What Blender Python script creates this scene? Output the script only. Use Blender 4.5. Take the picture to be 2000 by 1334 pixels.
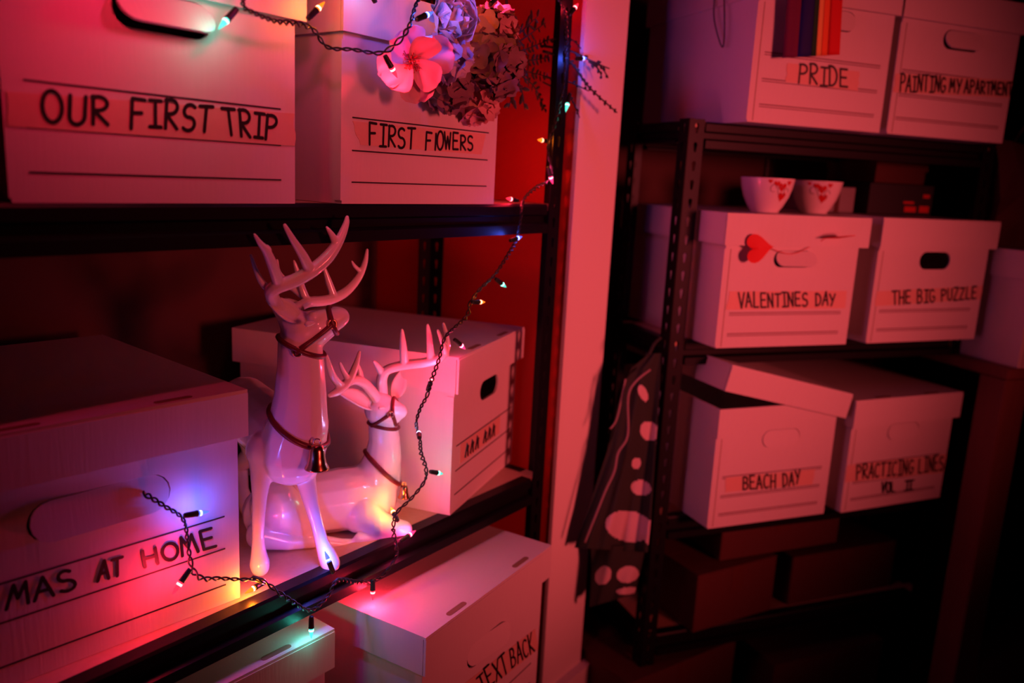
import bpy, bmesh, math, random
from mathutils import Vector, Matrix
from mathutils.bvhtree import BVHTree

scn = bpy.context.scene
COL = scn.collection
for o in list(bpy.data.objects):
    bpy.data.objects.remove(o)

# ------------------------------------------------------------------ camera
H = 1.22                                   # lens height above the floor
FPX = 1600.0
pitch = math.atan(327 / 1600); roll = math.atan(.052)
FW = Vector((0, math.cos(pitch), -math.sin(pitch)))
_r0 = Vector((1, 0, 0)); _u0 = _r0.cross(FW)
RT = _r0 * math.cos(roll) + _u0 * math.sin(roll)
UP = -_r0 * math.sin(roll) + _u0 * math.cos(roll)
CAM = Vector((0, 0, H))
cd = bpy.data.cameras.new('camera'); cam = bpy.data.objects.new('camera', cd); COL.objects.link(cam)
M = Matrix((RT, UP, -FW)).transposed().to_4x4(); M.translation = CAM
cam.matrix_world = M
cd.lens = 36 * FPX / 2000; cd.sensor_width = 36; cd.clip_start = .02
cd.dof.use_dof = True; cd.dof.focus_distance = 1.06; cd.dof.aperture_fstop = 2.6
scn.camera = cam
scn.view_settings.view_transform = 'Standard'; scn.view_settings.look = 'None'
scn.view_settings.gamma = 1; scn.view_settings.exposure = 0.0
scn.view_settings.use_curve_mapping = False
scn.cycles.use_denoising = True
scn.cycles.max_bounces = 6
scn.cycles.sample_clamp_indirect = 3.0

# ------------------------------------------------------------------ world and the room's lamps
w = bpy.data.worlds.new('world'); scn.world = w; w.use_nodes = True
w.node_tree.nodes['Background'].inputs[0].default_value = (1, .02, .05, 1)
w.node_tree.nodes['Background'].inputs[1].default_value = 0.002

def spot(name, loc, target, energy, col, angle, blend, radius):
    l = bpy.data.lights.new(name, 'SPOT'); l.energy = energy; l.color = col
    l.spot_size = math.radians(angle); l.spot_blend = blend; l.shadow_soft_size = radius
    o = bpy.data.objects.new(name, l); COL.objects.link(o); o.location = loc
    o.rotation_euler = (Vector(target) - Vector(loc)).to_track_quat('-Z', 'Y').to_euler()
    return o
spot('red_room_lamp', (2.45, -1.0, H + .07), (0.42, 1.28, H - .17), 400, (1, .09, .10), 32, 1.0, .30)

# ------------------------------------------------------------------ frames of the two shelving units
def frame(az):
    a = math.radians(az)
    return Vector((math.sin(a), math.cos(a), 0)), Vector((-math.cos(a), math.sin(a), 0))
AZL, AZR = 36.0, 69.0
EXL, NL = frame(AZL); EXR, NR = frame(AZR)
ROTL, ROTR = math.radians(90 - AZL), math.radians(90 - AZR)
def L(x, D, z): return EXL * x + NL * D + Vector((0, 0, z + H))
def R(x, D, z): return EXR * x + NR * D + Vector((0, 0, z + H))
def ray(x, y): return FW + RT * ((x - 1000) / FPX) - UP * ((y - 667) / FPX)
def LP(x, y, D):
    d = ray(x, y); return CAM + d * (D / d.dot(NL))
def RP(x, y, D):
    d = ray(x, y); return CAM + d * (D / d.dot(NR))
def depth_of(p): return (p - CAM).dot(FW)

# ------------------------------------------------------------------ materials
def mat(name, col, rough=.5, metal=0, coat=0, noise=None, bump=0, bscale=60, emit=None, estr=0, spec=.5, trans=0, stretch=None):
    m = bpy.data.materials.new(name); m.use_nodes = True
    nt = m.node_tree; b = nt.nodes['Principled BSDF']
    b.inputs['Base Color'].default_value = (*col, 1); b.inputs['Roughness'].default_value = rough
    b.inputs['Metallic'].default_value = metal; b.inputs['Coat Weight'].default_value = coat
    b.inputs['Coat Roughness'].default_value = .06
    b.inputs['Specular IOR Level'].default_value = spec
    b.inputs['Transmission Weight'].default_value = trans
    if emit:
        b.inputs['Emission Color'].default_value = (*emit, 1); b.inputs['Emission Strength'].default_value = estr
    if noise or bump:
        tc = nt.nodes.new('ShaderNodeTexCoord'); mp = nt.nodes.new('ShaderNodeMapping')
        nt.links.new(tc.outputs['Object'], mp.inputs[0])
        if stretch: mp.inputs['Scale'].default_value = stretch
        n = nt.nodes.new('ShaderNodeTexNoise'); n.inputs['Scale'].default_value = bscale; n.inputs['Detail'].default_value = 5
        nt.links.new(mp.outputs[0], n.inputs['Vector'])
        if noise:
            r = nt.nodes.new('ShaderNodeMix'); r.data_type = 'RGBA'
            r.inputs[6].default_value = (*col, 1); r.inputs[7].default_value = (*noise, 1)
            nt.links.new(n.outputs['Fac'], r.inputs[0]); nt.links.new(r.outputs[2], b.inputs['Base Color'])
        if bump:
            bp = nt.nodes.new('ShaderNodeBump'); bp.inputs['Strength'].default_value = bump; bp.inputs['Distance'].default_value = .002
            nt.links.new(n.outputs['Fac'], bp.inputs['Height']); nt.links.new(bp.outputs[0], b.inputs['Normal'])
    return m
MB = dict(
    card=mat('white_corrugated_card', (.72, .69, .68), .5, noise=(.67, .64, .63), bump=.12, bscale=90, stretch=(3, 3, .25), spec=.35),
    kraft=mat('brown_kraft_card', (.38, .22, .12), .75, noise=(.30, .17, .09), bump=.1, bscale=70),
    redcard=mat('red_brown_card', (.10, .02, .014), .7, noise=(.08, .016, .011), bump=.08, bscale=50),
    slot=mat('slot_shade_and_seam_brown', (.25, .14, .08), .8),  # dark brown for fold seams; on lids it paints the shade inside the slots
    line=mat('printed_line_ink', (.02, .015, .02), .6),
    line_pale=mat('printed_line_grey_ink', (.16, .05, .08), .6),
    ink=mat('marker_ink', (.012, .008, .01), .45),
    tape=mat('masking_tape', (.76, .50, .40), .5, noise=(.70, .44, .34), bump=.15, bscale=120),
    steel=mat('black_painted_steel', (.004, .0035, .0045), .42, bump=.04, bscale=200, spec=.2),
    board=mat('particle_board', (.62, .40, .27), .5, noise=(.50, .31, .20), bscale=130, bump=.05),
    wall=mat('cream_wall_paint', (.80, .76, .72), .75, bump=.06, bscale=90),
    redwall=mat('terracotta_wall_panel', (.62, .025, .012), .6, noise=(.55, .02, .010), bump=.05, bscale=12, stretch=(1, 1, .1)),
    darkwall=mat('dark_brown_wall', (.055, .013, .010), .8, bump=.05, bscale=30),
    floor=mat('dark_wood_floor', (.12, .07, .05), .5, noise=(.08, .045, .03), bscale=8, stretch=(1, 10, 1)),
    porcelain=mat('white_glazed_porcelain', (.86, .84, .84), .22, coat=.9),
    strap=mat('dark_red_strap', (.12, .008, .012), .4),
    bell=mat('copper_bell', (.62, .30, .16), .22, metal=1),
    ring=mat('gold_ring', (.75, .5, .3), .3, metal=1),
    cord=mat('dark_green_cord', (.006, .012, .010), .35),
    socket=mat('dark_green_socket', (.008, .018, .014), .4),
    robe=mat('dark_green_fleece', (.022, .034, .026), .9, bump=.4, bscale=180),
    spotm=mat('pale_fleece_spot', (.62, .50, .52), .9, bump=.4, bscale=180),
    piping=mat('pale_piping', (.30, .22, .22), .8),
    leaf=mat('dark_olive_leaf', (.022, .026, .014), .7, noise=(.014, .016, .009), bscale=40),
    stem=mat('dried_stem', (.07, .05, .035), .7),
    white_petal=mat('cream_petal', (.86, .82, .78), .6, bump=.15, bscale=90),
    pink_petal=mat('blush_petal', (.84, .58, .58), .6, noise=(.80, .44, .48), bscale=45, bump=.12),
    blue_petal=mat('pale_lilac_petal', (.66, .60, .78), .6, noise=(.58, .52, .74), bscale=60),
    dark_petal=mat('dusky_mauve_petal', (.30, .17, .20), .6, noise=(.20, .11, .15), bscale=60),
    rose_petal=mat('dusky_rose_petal', (.66, .36, .38), .6, noise=(.58, .28, .30), bscale=50),
    stamen=mat('crimson_stamen', (.45, .02, .03), .5),
    heart=mat('red_paper', (.72, .012, .01), .65),
    bowl=mat('white_bowl_glaze', (.82, .78, .78), .18, coat=.6),
    print_red=mat('red_heart_print', (.55, .02, .02), .25),
    print_grey=mat('grey_scroll_print', (.25, .16, .18), .3),
    f_violet=mat('flag_violet', (.13, .006, .06), .8), f_blue=mat('flag_blue', (.004, .006, .13), .8),
    f_green=mat('flag_green', (.003, .06, .015), .8), f_yellow=mat('flag_yellow', (.80, .45, .12), .8),
    f_orange=mat('flag_orange', (.78, .14, .03), .8), f_red=mat('flag_red', (.62, .01, .01), .8),
    black=mat('black_plastic', (.01, .01, .012), .5), greyp=mat('grey_pattern_paper', (.28, .26, .27), .7),
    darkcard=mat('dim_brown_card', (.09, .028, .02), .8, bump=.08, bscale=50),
    wood=mat('brown_wood', (.20, .06, .04), .6, noise=(.15, .045, .03), bscale=20, stretch=(6, 6, .6)),
)
BULB = dict(
    red=(1, .018, .05), pink=(1, .03, .16), orange=(1, .17, .008), yellow=(1, .30, .03),
    blue=(.06, .12, 1), teal=(.05, .62, .46), cool=(.42, .42, 1))
for k, c in BULB.items():
    MB['bulb_' + k] = mat('lit_%s_glass' % k, c, .1, coat=.8, emit=c, estr=2.2)
    MB['core_' + k] = mat('glowing_%s_filament' % k, c, .3, emit=tuple(.22 + .78 * q for q in c), estr=6)

# ------------------------------------------------------------------ mesh helpers
def link(name, me, m, parent=None, loc=None):
    o = bpy.data.objects.new(name, me); COL.objects.link(o)
    if m is not None and not me.materials:
        for k in (m if isinstance(m, (list, tuple)) else [m]): me.materials.append(MB[k])
    if parent is not None: o.parent = parent
    if loc is not None: o.location = loc
    return o
def obj(name, bm, m, parent=None, loc=None, smooth=False):
    me = bpy.data.meshes.new(name); bmesh.ops.recalc_face_normals(bm, faces=bm.faces[:]); bm.to_mesh(me); bm.free()
    if smooth:
        for p in me.polygons: p.use_smooth = True
    return link(name, me, m, parent, loc)
def tag(o, label, cat, group=None):
    o['label'] = label; o['category'] = cat
    if group: o['group'] = group
    return o
def empty(name, loc, rz=0):
    o = bpy.data.objects.new(name, None); COL.objects.link(o); o.empty_display_size = .05
    o.location = loc; o.rotation_euler = (0, 0, rz); return o
def bx(bm, x0, x1, y0, y1, z0, z1, mtx=None, mi=0):
    vs = [bm.verts.new((x, y, z)) for x in (x0, x1) for y in (y0, y1) for z in (z0, z1)]
    if mtx: 
        for v in vs: v.co = mtx @ v.co
    fs = []
    for q in ((0, 1, 3, 2), (4, 6, 7, 5), (0, 4, 5, 1), (2, 3, 7, 6), (0, 2, 6, 4), (1, 5, 7, 3)):
        f = bm.faces.new([vs[i] for i in q]); f.material_index = mi; fs.append(f)
    return vs
def bev(bm, w=.0015, seg=1):
    bmesh.ops.bevel(bm, geom=bm.edges[:], offset=w, segments=seg, affect='EDGES', profile=.5)
def tube(bm, pts, rad, n=8, cap=True, flat=1.0, mi=0, closed=False):
    """sweep a circle (or ellipse) along pts; rad: float or list"""
    pts = [Vector(p) for p in pts]; N = len(pts)
    if not hasattr(rad, '__len__'): rad = [rad] * N
    rings = []; up = None
    for i, p in enumerate(pts):
        if closed: t = pts[(i + 1) % N] - pts[i - 1]
        else: t = pts[min(i + 1, N - 1)] - pts[max(i - 1, 0)]
        if t.length < 1e-9: t = Vector((0, 0, 1))
        t.normalize()
        if up is None:
            a = Vector((0, 0, 1)) if abs(t.z) < .9 else Vector((1, 0, 0))
            up = (a - t * a.dot(t)).normalized()
        else:
            up = (up - t * up.dot(t)); up = up.normalized() if up.length > 1e-6 else t.orthogonal().normalized()
        s = t.cross(up)
        rings.append([bm.verts.new(p + (up * math.cos(k * 2 * math.pi / n) + s * math.sin(k * 2 * math.pi / n) * flat) * rad[i]) for k in range(n)])
    for i in range(N if closed else N - 1):
        a, b = rings[i], rings[(i + 1) % N]
        for k in range(n):
            f = bm.faces.new((a[k], a[(k + 1) % n], b[(k + 1) % n], b[k])); f.material_index = mi
    if cap and not closed:
        for r in (rings[0][::-1], rings[-1]):
            f = bm.faces.new(r); f.material_index = mi
def lathe(bm, prof, n=24, mtx=None, mi=0):
    rings = []
    for r, z in prof:
        if r < 1e-6: rings.append([bm.verts.new((0, 0, z))])
        else: rings.append([bm.verts.new((r * math.cos(k * 2 * math.pi / n), r * math.sin(k * 2 * math.pi / n), z)) for k in range(n)])
    if mtx:
        for rg in rings:
            for v in rg: v.co = mtx @ v.co
    for a, b in zip(rings, rings[1:]):
        for k in range(n):
            k2 = (k + 1) % n
            if len(a) == 1 and len(b) == 1: continue
            if len(a) == 1: f = bm.faces.new((a[0], b[k], b[k2]))
            elif len(b) == 1: f = bm.faces.new((a[k], a[k2], b[0]))
            else: f = bm.faces.new((a[k], a[k2], b[k2], b[k]))
            f.material_index = mi
def catmull(pts, per=8, closed=False):
    pts = [Vector(p) for p in pts]; out = []; n = len(pts)
    rng = range(n) if closed else range(n - 1)
    for i in rng:
        if closed: p0, p1, p2, p3 = pts[i - 1], pts[i], pts[(i + 1) % n], pts[(i + 2) % n]
        else: p0, p1, p2, p3 = pts[max(i - 1, 0)], pts[i], pts[i + 1], pts[min(i + 2, n - 1)]
        for k in range(per):
            t = k / per
            out.append(.5 * ((2 * p1) + (-p0 + p2) * t + (2 * p0 - 5 * p1 + 4 * p2 - p3) * t * t + (-p0 + 3 * p1 - 3 * p2 + p3) * t ** 3))
    if not closed: out.append(pts[-1])
    return out
def panel(bm, outer, holes, thick, to3):
    """flat panel with holes: 2D loops -> 3D by to3(u, v, k) with k = 0 front, 1 back"""
    tmp = bmesh.new(); edges = []
    for lp in [outer] + holes:
        vs = [tmp.verts.new((u, v, 0)) for u, v in lp]
        edges += [tmp.edges.new((vs[i], vs[(i + 1) % len(vs)])) for i in range(len(vs))]
    bmesh.ops.triangle_fill(tmp, edges=edges, use_beauty=True)
    tmp.verts.ensure_lookup_table(); tmp.verts.index_update()
    front = [bm.verts.new(to3(v.co.x, v.co.y, 0)) for v in tmp.verts]
    back = [bm.verts.new(to3(v.co.x, v.co.y, 1)) for v in tmp.verts]
    for f in tmp.faces:
        ids = [v.index for v in f.verts]
        bm.faces.new([front[i] for i in ids]); bm.faces.new([back[i] for i in reversed(ids)])
    o = 0
    for lp in [outer] + holes:
        n = len(lp)
        for i in range(n):
            a, b = o + i, o + (i + 1) % n
            bm.faces.new((front[a], front[b], back[b], back[a]))
        o += n
    tmp.free()
def stadium(cx, cy, w, h, n=8):
    r = h / 2; pts = []
    for k in range(n + 1):
        a = -math.pi / 2 + math.pi * k / n; pts.append((cx + w / 2 - r + r * math.cos(a), cy + r * math.sin(a)))
    for k in range(n + 1):
        a = math.pi / 2 + math.pi * k / n; pts.append((cx - w / 2 + r + r * math.cos(a), cy + r * math.sin(a)))
    return pts

# ------------------------------------------------------------------ hand lettering: strokes in a unit cell (x 0-.62, y 0-1)
def arc(cx, cy, rx, ry, a0, a1, n=8):
    return [(cx + rx * math.cos(math.radians(a0 + (a1 - a0) * k / n)), cy + ry * math.sin(math.radians(a0 + (a1 - a0) * k / n))) for k in range(n + 1)]
GL = {
 'A': [[(0, 0), (.3, 1), (.6, 0)], [(.12, .36), (.5, .36)]],
 'B': [[(.05, 0), (.05, 1)], [(.05, 1)] + arc(.22, .76, .26, .24, 90, -90) + [(.05, .52)], [(.05, .52)] + arc(.25, .26, .30, .26, 90, -90) + [(.05, 0)]],
 'C': [arc(.34, .5, .31, .5, 50, 310, 12)],
 'D': [[(.06, 0), (.06, 1)], [(.02, 1)] + arc(.16, .5, .42, .5, 90, -90, 10) + [(.02, 0)]],
 'E': [[(.56, 1), (.06, 1), (.06, 0), (.58, 0)], [(.06, .52), (.48, .52)]],
 'F': [[(.56, .98), (.06, 1), (.06, 0)], [(.06, .52), (.46, .54)]],
 'G': [arc(.34, .5, .31, .5, 50, 330, 12) + [(.60, .44), (.36, .44)]],
 'H': [[(.05, 0), (.05, 1)], [(.55, 0), (.55, 1)], [(.05, .5), (.55, .5)]],
 'I': [[(.3, 0), (.3, 1)], [(.06, 1), (.54, 1)], [(.06, 0), (.54, 0)]],
 'i': [[(.2, 0), (.2, .95)]],
 'K': [[(.06, 0), (.06, 1)], [(.56, 1), (.08, .45), (.58, 0)]],
 'L': [[(.08, 1), (.08, 0), (.54, 0)]],
 'M': [[(0, 0), (.10, 1), (.32, .35), (.54, 1), (.66, 0)]],
 'N': [[(.04, 0), (.06, 1), (.54, 0), (.56, 1)]],
 'O': [arc(.32, .5, .31, .5, 90, 450, 16)],
 'P': [[(.08, 0), (.06, 1)], [(.02, .97)] + arc(.24, .75, .32, .25, 90, -90) + [(.08, .5)]],
 'R': [[(.08, 0), (.06, 1)], [(.02, .97)] + arc(.24, .75, .30, .25, 90, -90) + [(.08, .5), (.58, 0)]],
 'S': [arc(.32, .75, .26, .25, 40, 250, 8) + arc(.30, .26, .28, .26, 80, -140, 9)],
 'T': [[(.3, 0), (.3, 1)], [(0, .98), (.6, 1)]],
 'U': [[(.05, 1), (.06, .35)] + arc(.31, .30, .25, .30, 180, 360, 8) + [(.56, 1)]],
 'V': [[(0, 1), (.3, 0), (.58, 1)]],
 'W': [[(0, 1), (.14, 0), (.32, .75), (.48, 0), (.62, 1)]],
 'X': [[(0, 0), (.58, 1)], [(0, 1), (.58, 0)]],
 'Y': [[(0, 1), (.28, .5)], [(.58, 1), (.22, 0)]],
 'Z': [[(.03, 1), (.55, 1), (.03, 0), (.58, 0)]],
 '2': [[(.16, 0), (.16, 1)], [(.44, 0), (.44, 1)], [(-.06, 1), (.66, 1)], [(-.06, 0), (.66, 0)]],
}
ADV = {'I': .62, 'i': .34, ' ': .42, 'M': .82, 'W': .76}
def lettering(text, b0, b1, t0, t1, width, seed=1, sy=-.0012):
    """text between baseline ends b0-b1 and cap-line ends t0-t1 (u, v on the face): a mesh of marker strokes"""
    rnd = random.Random(seed); bm = bmesh.new()
    total = sum(ADV.get(c, .74) for c in text) - .12
    x = 0
    def P(gx, gy):
        s = gx / total
        bu, bv = b0[0] + (b1[0] - b0[0]) * s, b0[1] + (b1[1] - b0[1]) * s
        tu, tv = t0[0] + (t1[0] - t0[0]) * s, t0[1] + (t1[1] - t0[1]) * s
        return Vector((bu + (tu - bu) * gy, 0, bv + (tv - bv) * gy))
    lay = 0
    for ch in text:
        if ch != ' ':
            sl = rnd.uniform(-.05, .05); dy = rnd.uniform(-.05, .05); sc = rnd.uniform(.93, 1.07)
            for st in GL[ch]:
                lay = (lay + 1) % 5
                pts = [P(x + gx * .96 + sl * gy, gy * sc + dy) for gx, gy in st]
                y = sy - lay * .00004
                for p, q in zip(pts, pts[1:]):
                    d = (q - p); n = Vector((-d.z, 0, d.x)); 
                    if n.length < 1e-7: continue
                    n = n.normalized() * width / 2
                    bm.faces.new([bm.verts.new((c.x, y, c.z)) for c in (p - n, q - n, q + n, p + n)])
                for p in pts:
                    bm.faces.new([bm.verts.new((p.x + width / 2 * math.cos(a * math.pi / 4), y - .00002, p.z + width / 2 * math.sin(a * math.pi / 4))) for a in range(8)])
        x += ADV.get(ch, .74)
    return bm

# ------------------------------------------------------------------ the storage box
def storage_box(loc, rz, w=.31, h=.262, d=.38, lid_h=.058, label='', group='white storage boxes', lid=True, lid_mtx=None,
                handle=('flap', 9), hole=(.155, .176, .098, .034), lines=(.106, .066, .027), linemat='line', line_span=(.016, .290),
                texts=(), tape=None, ink_w=.0032, slots=True, seed=1, lid_over=.009, extra_tape=None):
    root = empty('storage_box', loc, rz); tag(root, label, 'box', group)
    mw = root_m(root); inv = mw.inverted()
    def uv(px, py):                                            # pixel -> point on this box's front face
        o = inv @ CAM; dvec = inv.to_3x3() @ ray(px, py)
        p = o + dvec * (-o.y / dvec.y); return (p.x, p.z)
    T = .004; hb = h - .006
    bm = bmesh.new()
    cx, cz, hw, hh = hole
    panel(bm, [(0, 0), (w, 0), (w, hb), (0, hb)], [stadium(cx, cz, hw, hh)], T, lambda u, v, k: (u, k * T, v))
    bx(bm, 0, T, T, d, 0, hb); bx(bm, w - T, w, T, d, 0, hb); bx(bm, T, w - T, d - T, d, 0, hb); bx(bm, T, w - T, T, d - T, 0, T)
    obj('body', bm, 'card', root)
    bm = bmesh.new()                                           # side flap folded round the left corner, a hair proud
    bx(bm, -.0022, 0, .0, .012, .004, hb - .06); obj('corner_fold', bm, 'card', root)
    if linemat != 'line':
        bm = bmesh.new(); bx(bm, .0105, .0117, -.0004, .0003, .003, hb - .06); obj('fold_seam', bm, 'slot', root)
    if handle[0] == 'flap':                                    # the pushed-in hand-hole flap, hinged along its top
        bm = bmesh.new(); g = .0016
        panel(bm, stadium(0, -hh / 2, hw - 2 * g, hh - g), [], .0028, lambda u, v, k: (u, k * .0028, v))
        f = obj('handle_flap', bm, 'card', root, (cx + (handle[2] if len(handle) > 2 else 0), .0006, cz + hh / 2))
        f.rotation_euler = (math.radians(-handle[1]), 0, math.radians(handle[3] if len(handle) > 3 else 0))
    for v in lines:
        bm = bmesh.new(); bx(bm, line_span[0], line_span[1], -.0005, .0003, v - .0009, v + .0009); obj('printed_line', bm, linemat, root)
        if linemat != 'line':
            bm = bmesh.new(); bx(bm, line_span[0], line_span[1], -.0005, .0003, v - .0048, v - .0034); obj('printed_line', bm, linemat, root)
    tp = None
    if tape:
        q = [(min(w - .001, max(.001, u)), v) for u, v in (uv(*p) for p in tape)]
        bm = bmesh.new(); rnd = random.Random(seed)
        n = 14; top = []; bot = []
        for i in range(n + 1):
            s = i / n
            top.append((q[0][0] + (q[1][0] - q[0][0]) * s, q[0][1] + (q[1][1] - q[0][1]) * s))
            bot.append((q[3][0] + (q[2][0] - q[3][0]) * s, q[3][1] + (q[2][1] - q[3][1]) * s))
        def rag(a, b, n=5): return [(a[0] + (b[0] - a[0]) * k / n + rnd.uniform(-.0018, .0018), a[1] + (b[1] - a[1]) * k / n) for k in range(1, n)]
        loop = bot + rag(bot[-1], top[-1]) + top[::-1] + rag(top[0], bot[0])
        panel(bm, loop, [], .0006, lambda u, v, k: (u, -.0008 + k * .0006, v))
        tp = obj('label_tape', bm, 'tape', root)
    for i, (txt, b0, b1, t0, t1) in enumerate(texts):
        bm = lettering(txt, uv(*b0), uv(*b1), uv(*t0), uv(*t1), ink_w, seed * 7 + i)
        obj('lettering', bm, 'ink', tp if tp else root)
    if lid:
        lr = obj('lid', lid_mesh(w, d, lid_h, lid_over), 'card', root, (0, 0, h - lid_h))
        if lid_mtx is not None: lr.matrix_local = lid_mtx @ Matrix.Translation((0, 0, h - lid_h))
        if slots:
            for sx in (.055, w - .055 - .045):
                bm = bmesh.new()
                panel(bm, stadium(sx + .0225, -lid_over + .0105, .045, .009, 4), [], .0008, lambda u, v, k: (u, v, lid_h + .0006 - k * .0008))
                obj('lid_slot_shade', bm, 'slot', lr)  # no hole is cut: a thin dark sheet paints the slot's shade
    return root, uv
def root_m(o): return Matrix.Translation(o.location) @ Matrix.Rotation(o.rotation_euler.z, 4, 'Z')
def lid_mesh(w, d, lid_h, ov):
    bm = bmesh.new(); T = .004
    x0, x1, y0, y1 = -ov, w + ov, -ov, d + ov
    bx(bm, x0, x1, y0, y1, lid_h - T, lid_h)
    bx(bm, x0, x1, y0 - .001, y0 + T - .001, 0, lid_h - T); bx(bm, x0, x1, y1 - T, y1, 0, lid_h - T)
    bx(bm, x0, x0 + T, y0 + T, y1 - T, 0, lid_h - T); bx(bm, x1 - T, x1, y0 + T, y1 - T, 0, lid_h - T)
    return bm

# ------------------------------------------------------------------ the room
def structure(o): o['kind'] = 'structure'; return o
bm = bmesh.new(); bx(bm, -3.5, 4.5, -3, 5, -.05, 0); structure(obj('floor', bm, 'floor'))
bm = bmesh.new(); bx(bm, -3.5, 4.5, -3, 5, 2.5, 2.55); structure(obj('ceiling', bm, 'darkwall'))
def wall(name, fr, x0, x1, d0, d1, z0, z1, m):
    bm = bmesh.new(); rz = ROTL if fr == 'L' else ROTR
    bx(bm, x0, x1, d0, d1, z0, z1); o = obj(name, bm, m); o.rotation_euler = (0, 0, rz); return structure(o)
wall('wall_left', 'L', -1.8, 1.255, 1.285, 1.36, 0, 2.5, 'darkwall')
# stub wall between the two alcoves: panelled inner side and painted end
wall('wall_middle', 'L', 1.262, 1.402, .792, 1.9, 0, 2.5, 'wall')
_wm = bpy.data.objects['wall_middle'].data; bm = bmesh.new(); bm.from_mesh(_wm); bx(bm, 1.2545, 1.2622, .792, .7995, 0, 2.5); bmesh.ops.recalc_face_normals(bm, faces=bm.faces[:]); bm.to_mesh(_wm); bm.free()
wall('trim_1', 'L', 1.256, 1.2625, .800, 1.285, 0, 2.5, 'redwall')
wall('baseboard_middle', 'L', 1.262, 1.425, .772, .792, 0, .195, 'wall')
wall('wall_right', 'R', .55, 3.2, 1.745, 1.85, 0, 2.5, 'darkwall')

# ------------------------------------------------------------------ steel shelving
def keyhole(cx, cy, s=1.0):
    r = .0042 * s; pts = []
    for k in range(7):
        a = math.radians(-10 + 200 * k / 6); pts.append((cx + r * math.cos(a), cy + .005 * s + r * math.sin(a)))
    return pts + [(cx - .0020 * s, cy - .009 * s), (cx + .0020 * s, cy - .009 * s)]
def post_mesh(z0, z1, sx, sy, fl=.034, pitch=.034):
    """L angle post, corner at the origin, flanges running sx along x and sy along y, keyhole slots in both"""
    bm = bmesh.new(); T = .0022
    n = int((z1 - z0) / pitch); pt = (z1 - z0) / n
    for i in range(n):
        a, b = z0 + i * pt, z0 + (i + 1) * pt
        rect = [(0, a), (fl, a), (fl, b), (0, b)]; hole = keyhole(fl * .52, (a + b) / 2)
        panel(bm, rect, [hole], T, lambda u, v, k: (sx * u, sy * k * T, v))
        panel(bm, rect, [hole], T, lambda u, v, k: (sx * k * T, sy * u, v))
    bmesh.ops.remove_doubles(bm, verts=bm.verts[:], dist=1e-5)
    return bm
def beam_mesh(length, hgt=.048):
    """shelf beam: stepped channel profile swept along x, outer face at y = 0 looking to -y"""
    prof = [(.002, 0), (.0, -.004), (.0, -.017), (.006, -.020), (.006, -.030), (-.003, -.034), (-.003, -hgt), (.016, -hgt), (.016, -hgt + .003), (.010, -hgt + .006), (.010, -.004), (.022, -.004), (.022, 0)]
    bm = bmesh.new()
    a = [bm.verts.new((0, y, z)) for y, z in prof]; b = [bm.verts.new((length, y, z)) for y, z in prof]
    for i in range(len(prof)):
        j = (i + 1) % len(prof); bm.faces.new((a[i], a[j], b[j], b[i]))
    bm.faces.new(a[::-1]); bm.faces.new(b); return bm
def shelving(fr, x0, x1, d0, d1, levels, ptop, label, pbot):
    f = L if fr == 'L' else R
    root = empty('shelving_unit', f(x0, d0, -H), ROTL if fr == 'L' else ROTR); tag(root, label, 'shelf')
    wd, dp = x1 - x0, d1 - d0
    for (px, py, sx, sy) in ((0, 0, 1, 1), (wd, 0, -1, 1), (0, dp, 1, -1), (wd, dp, -1, -1)):
        obj('post', post_mesh(0, ptop + H, sx, sy), 'steel', root, (px, py, 0))
    for z in levels:
        zz = z + H
        obj('front_beam', beam_mesh(wd - .076), 'steel', root, (.038, .001, zz))
        o = obj('rear_beam', beam_mesh(wd - .076), 'steel', root, (wd - .038, dp - .001, zz)); o.rotation_euler = (0, 0, math.pi)
        o = obj('side_beam', beam_mesh(dp - .076, .04), 'steel', root, (.001, dp - .038, zz)); o.rotation_euler = (0, 0, -math.pi / 2)
        o = obj('side_beam', beam_mesh(dp - .076, .04), 'steel', root, (wd - .001, .038, zz)); o.rotation_euler = (0, 0, math.pi / 2)
        bm = bmesh.new(); bx(bm, .0045, wd - .0045, .0045, dp - .0045, zz - .011, zz - .0005); obj('shelf_board', bm, 'board', root)
    return root
Z1, Z2, Z3 = -.0475, -.540, -.895
shelving('L', -.02, 1.205, .787, 1.085, (Z1, Z2, Z3), .62, 'black steel shelving unit holding the deer figurines and string lights', 0)
ZR = (.113, -.302, -.670, -.935)
shelving('R', .842, 1.615, 1.345, 1.575, ZR, .117, 'black steel shelving unit holding the valentine and puzzle boxes', 0)
print('room done')

# ------------------------------------------------------------------ boxes on the left unit
G = 'white card storage boxes with handwritten labels'
storage_box(L(.326, .789, Z1), ROTL, label='white storage box labelled OUR FIRST TRIP on the upper shelf', group=G, seed=2, ink_w=.0039,
    handle=('flap', 33, 0, 0), hole=(.15, .183, .105, .036),
    texts=[('OUR', (82, 240), (213, 244), (82, 178), (213, 190)), ('FIRST', (252, 248), (412, 256), (252, 191), (416, 206)), ('TRIP', (440, 262), (536, 273), (432, 210), (545, 224))],
    tape=[(8, 178), (576, 222), (576, 285), (10, 246)])
storage_box(L(.7085, .789, Z1), ROTL, label='white storage box labelled FIRST FLOWERS behind the bouquet', group=G, seed=3, ink_w=.0034,
    hole=(.155, .18, .098, .034),
    texts=[('FIRST', (719, 283), (809, 289), (720, 241), (811, 251)), ('FiOWERS', (829, 291), (923, 294), (830, 254), (923, 266))],
    tape=[(688, 236), (948, 262), (940, 302), (703, 283)])
XR = ROTL - math.radians(4.5)
xm = L(.572, .818, Z2) - Vector((math.cos(XR), math.sin(XR), 0)) * .315
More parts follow.
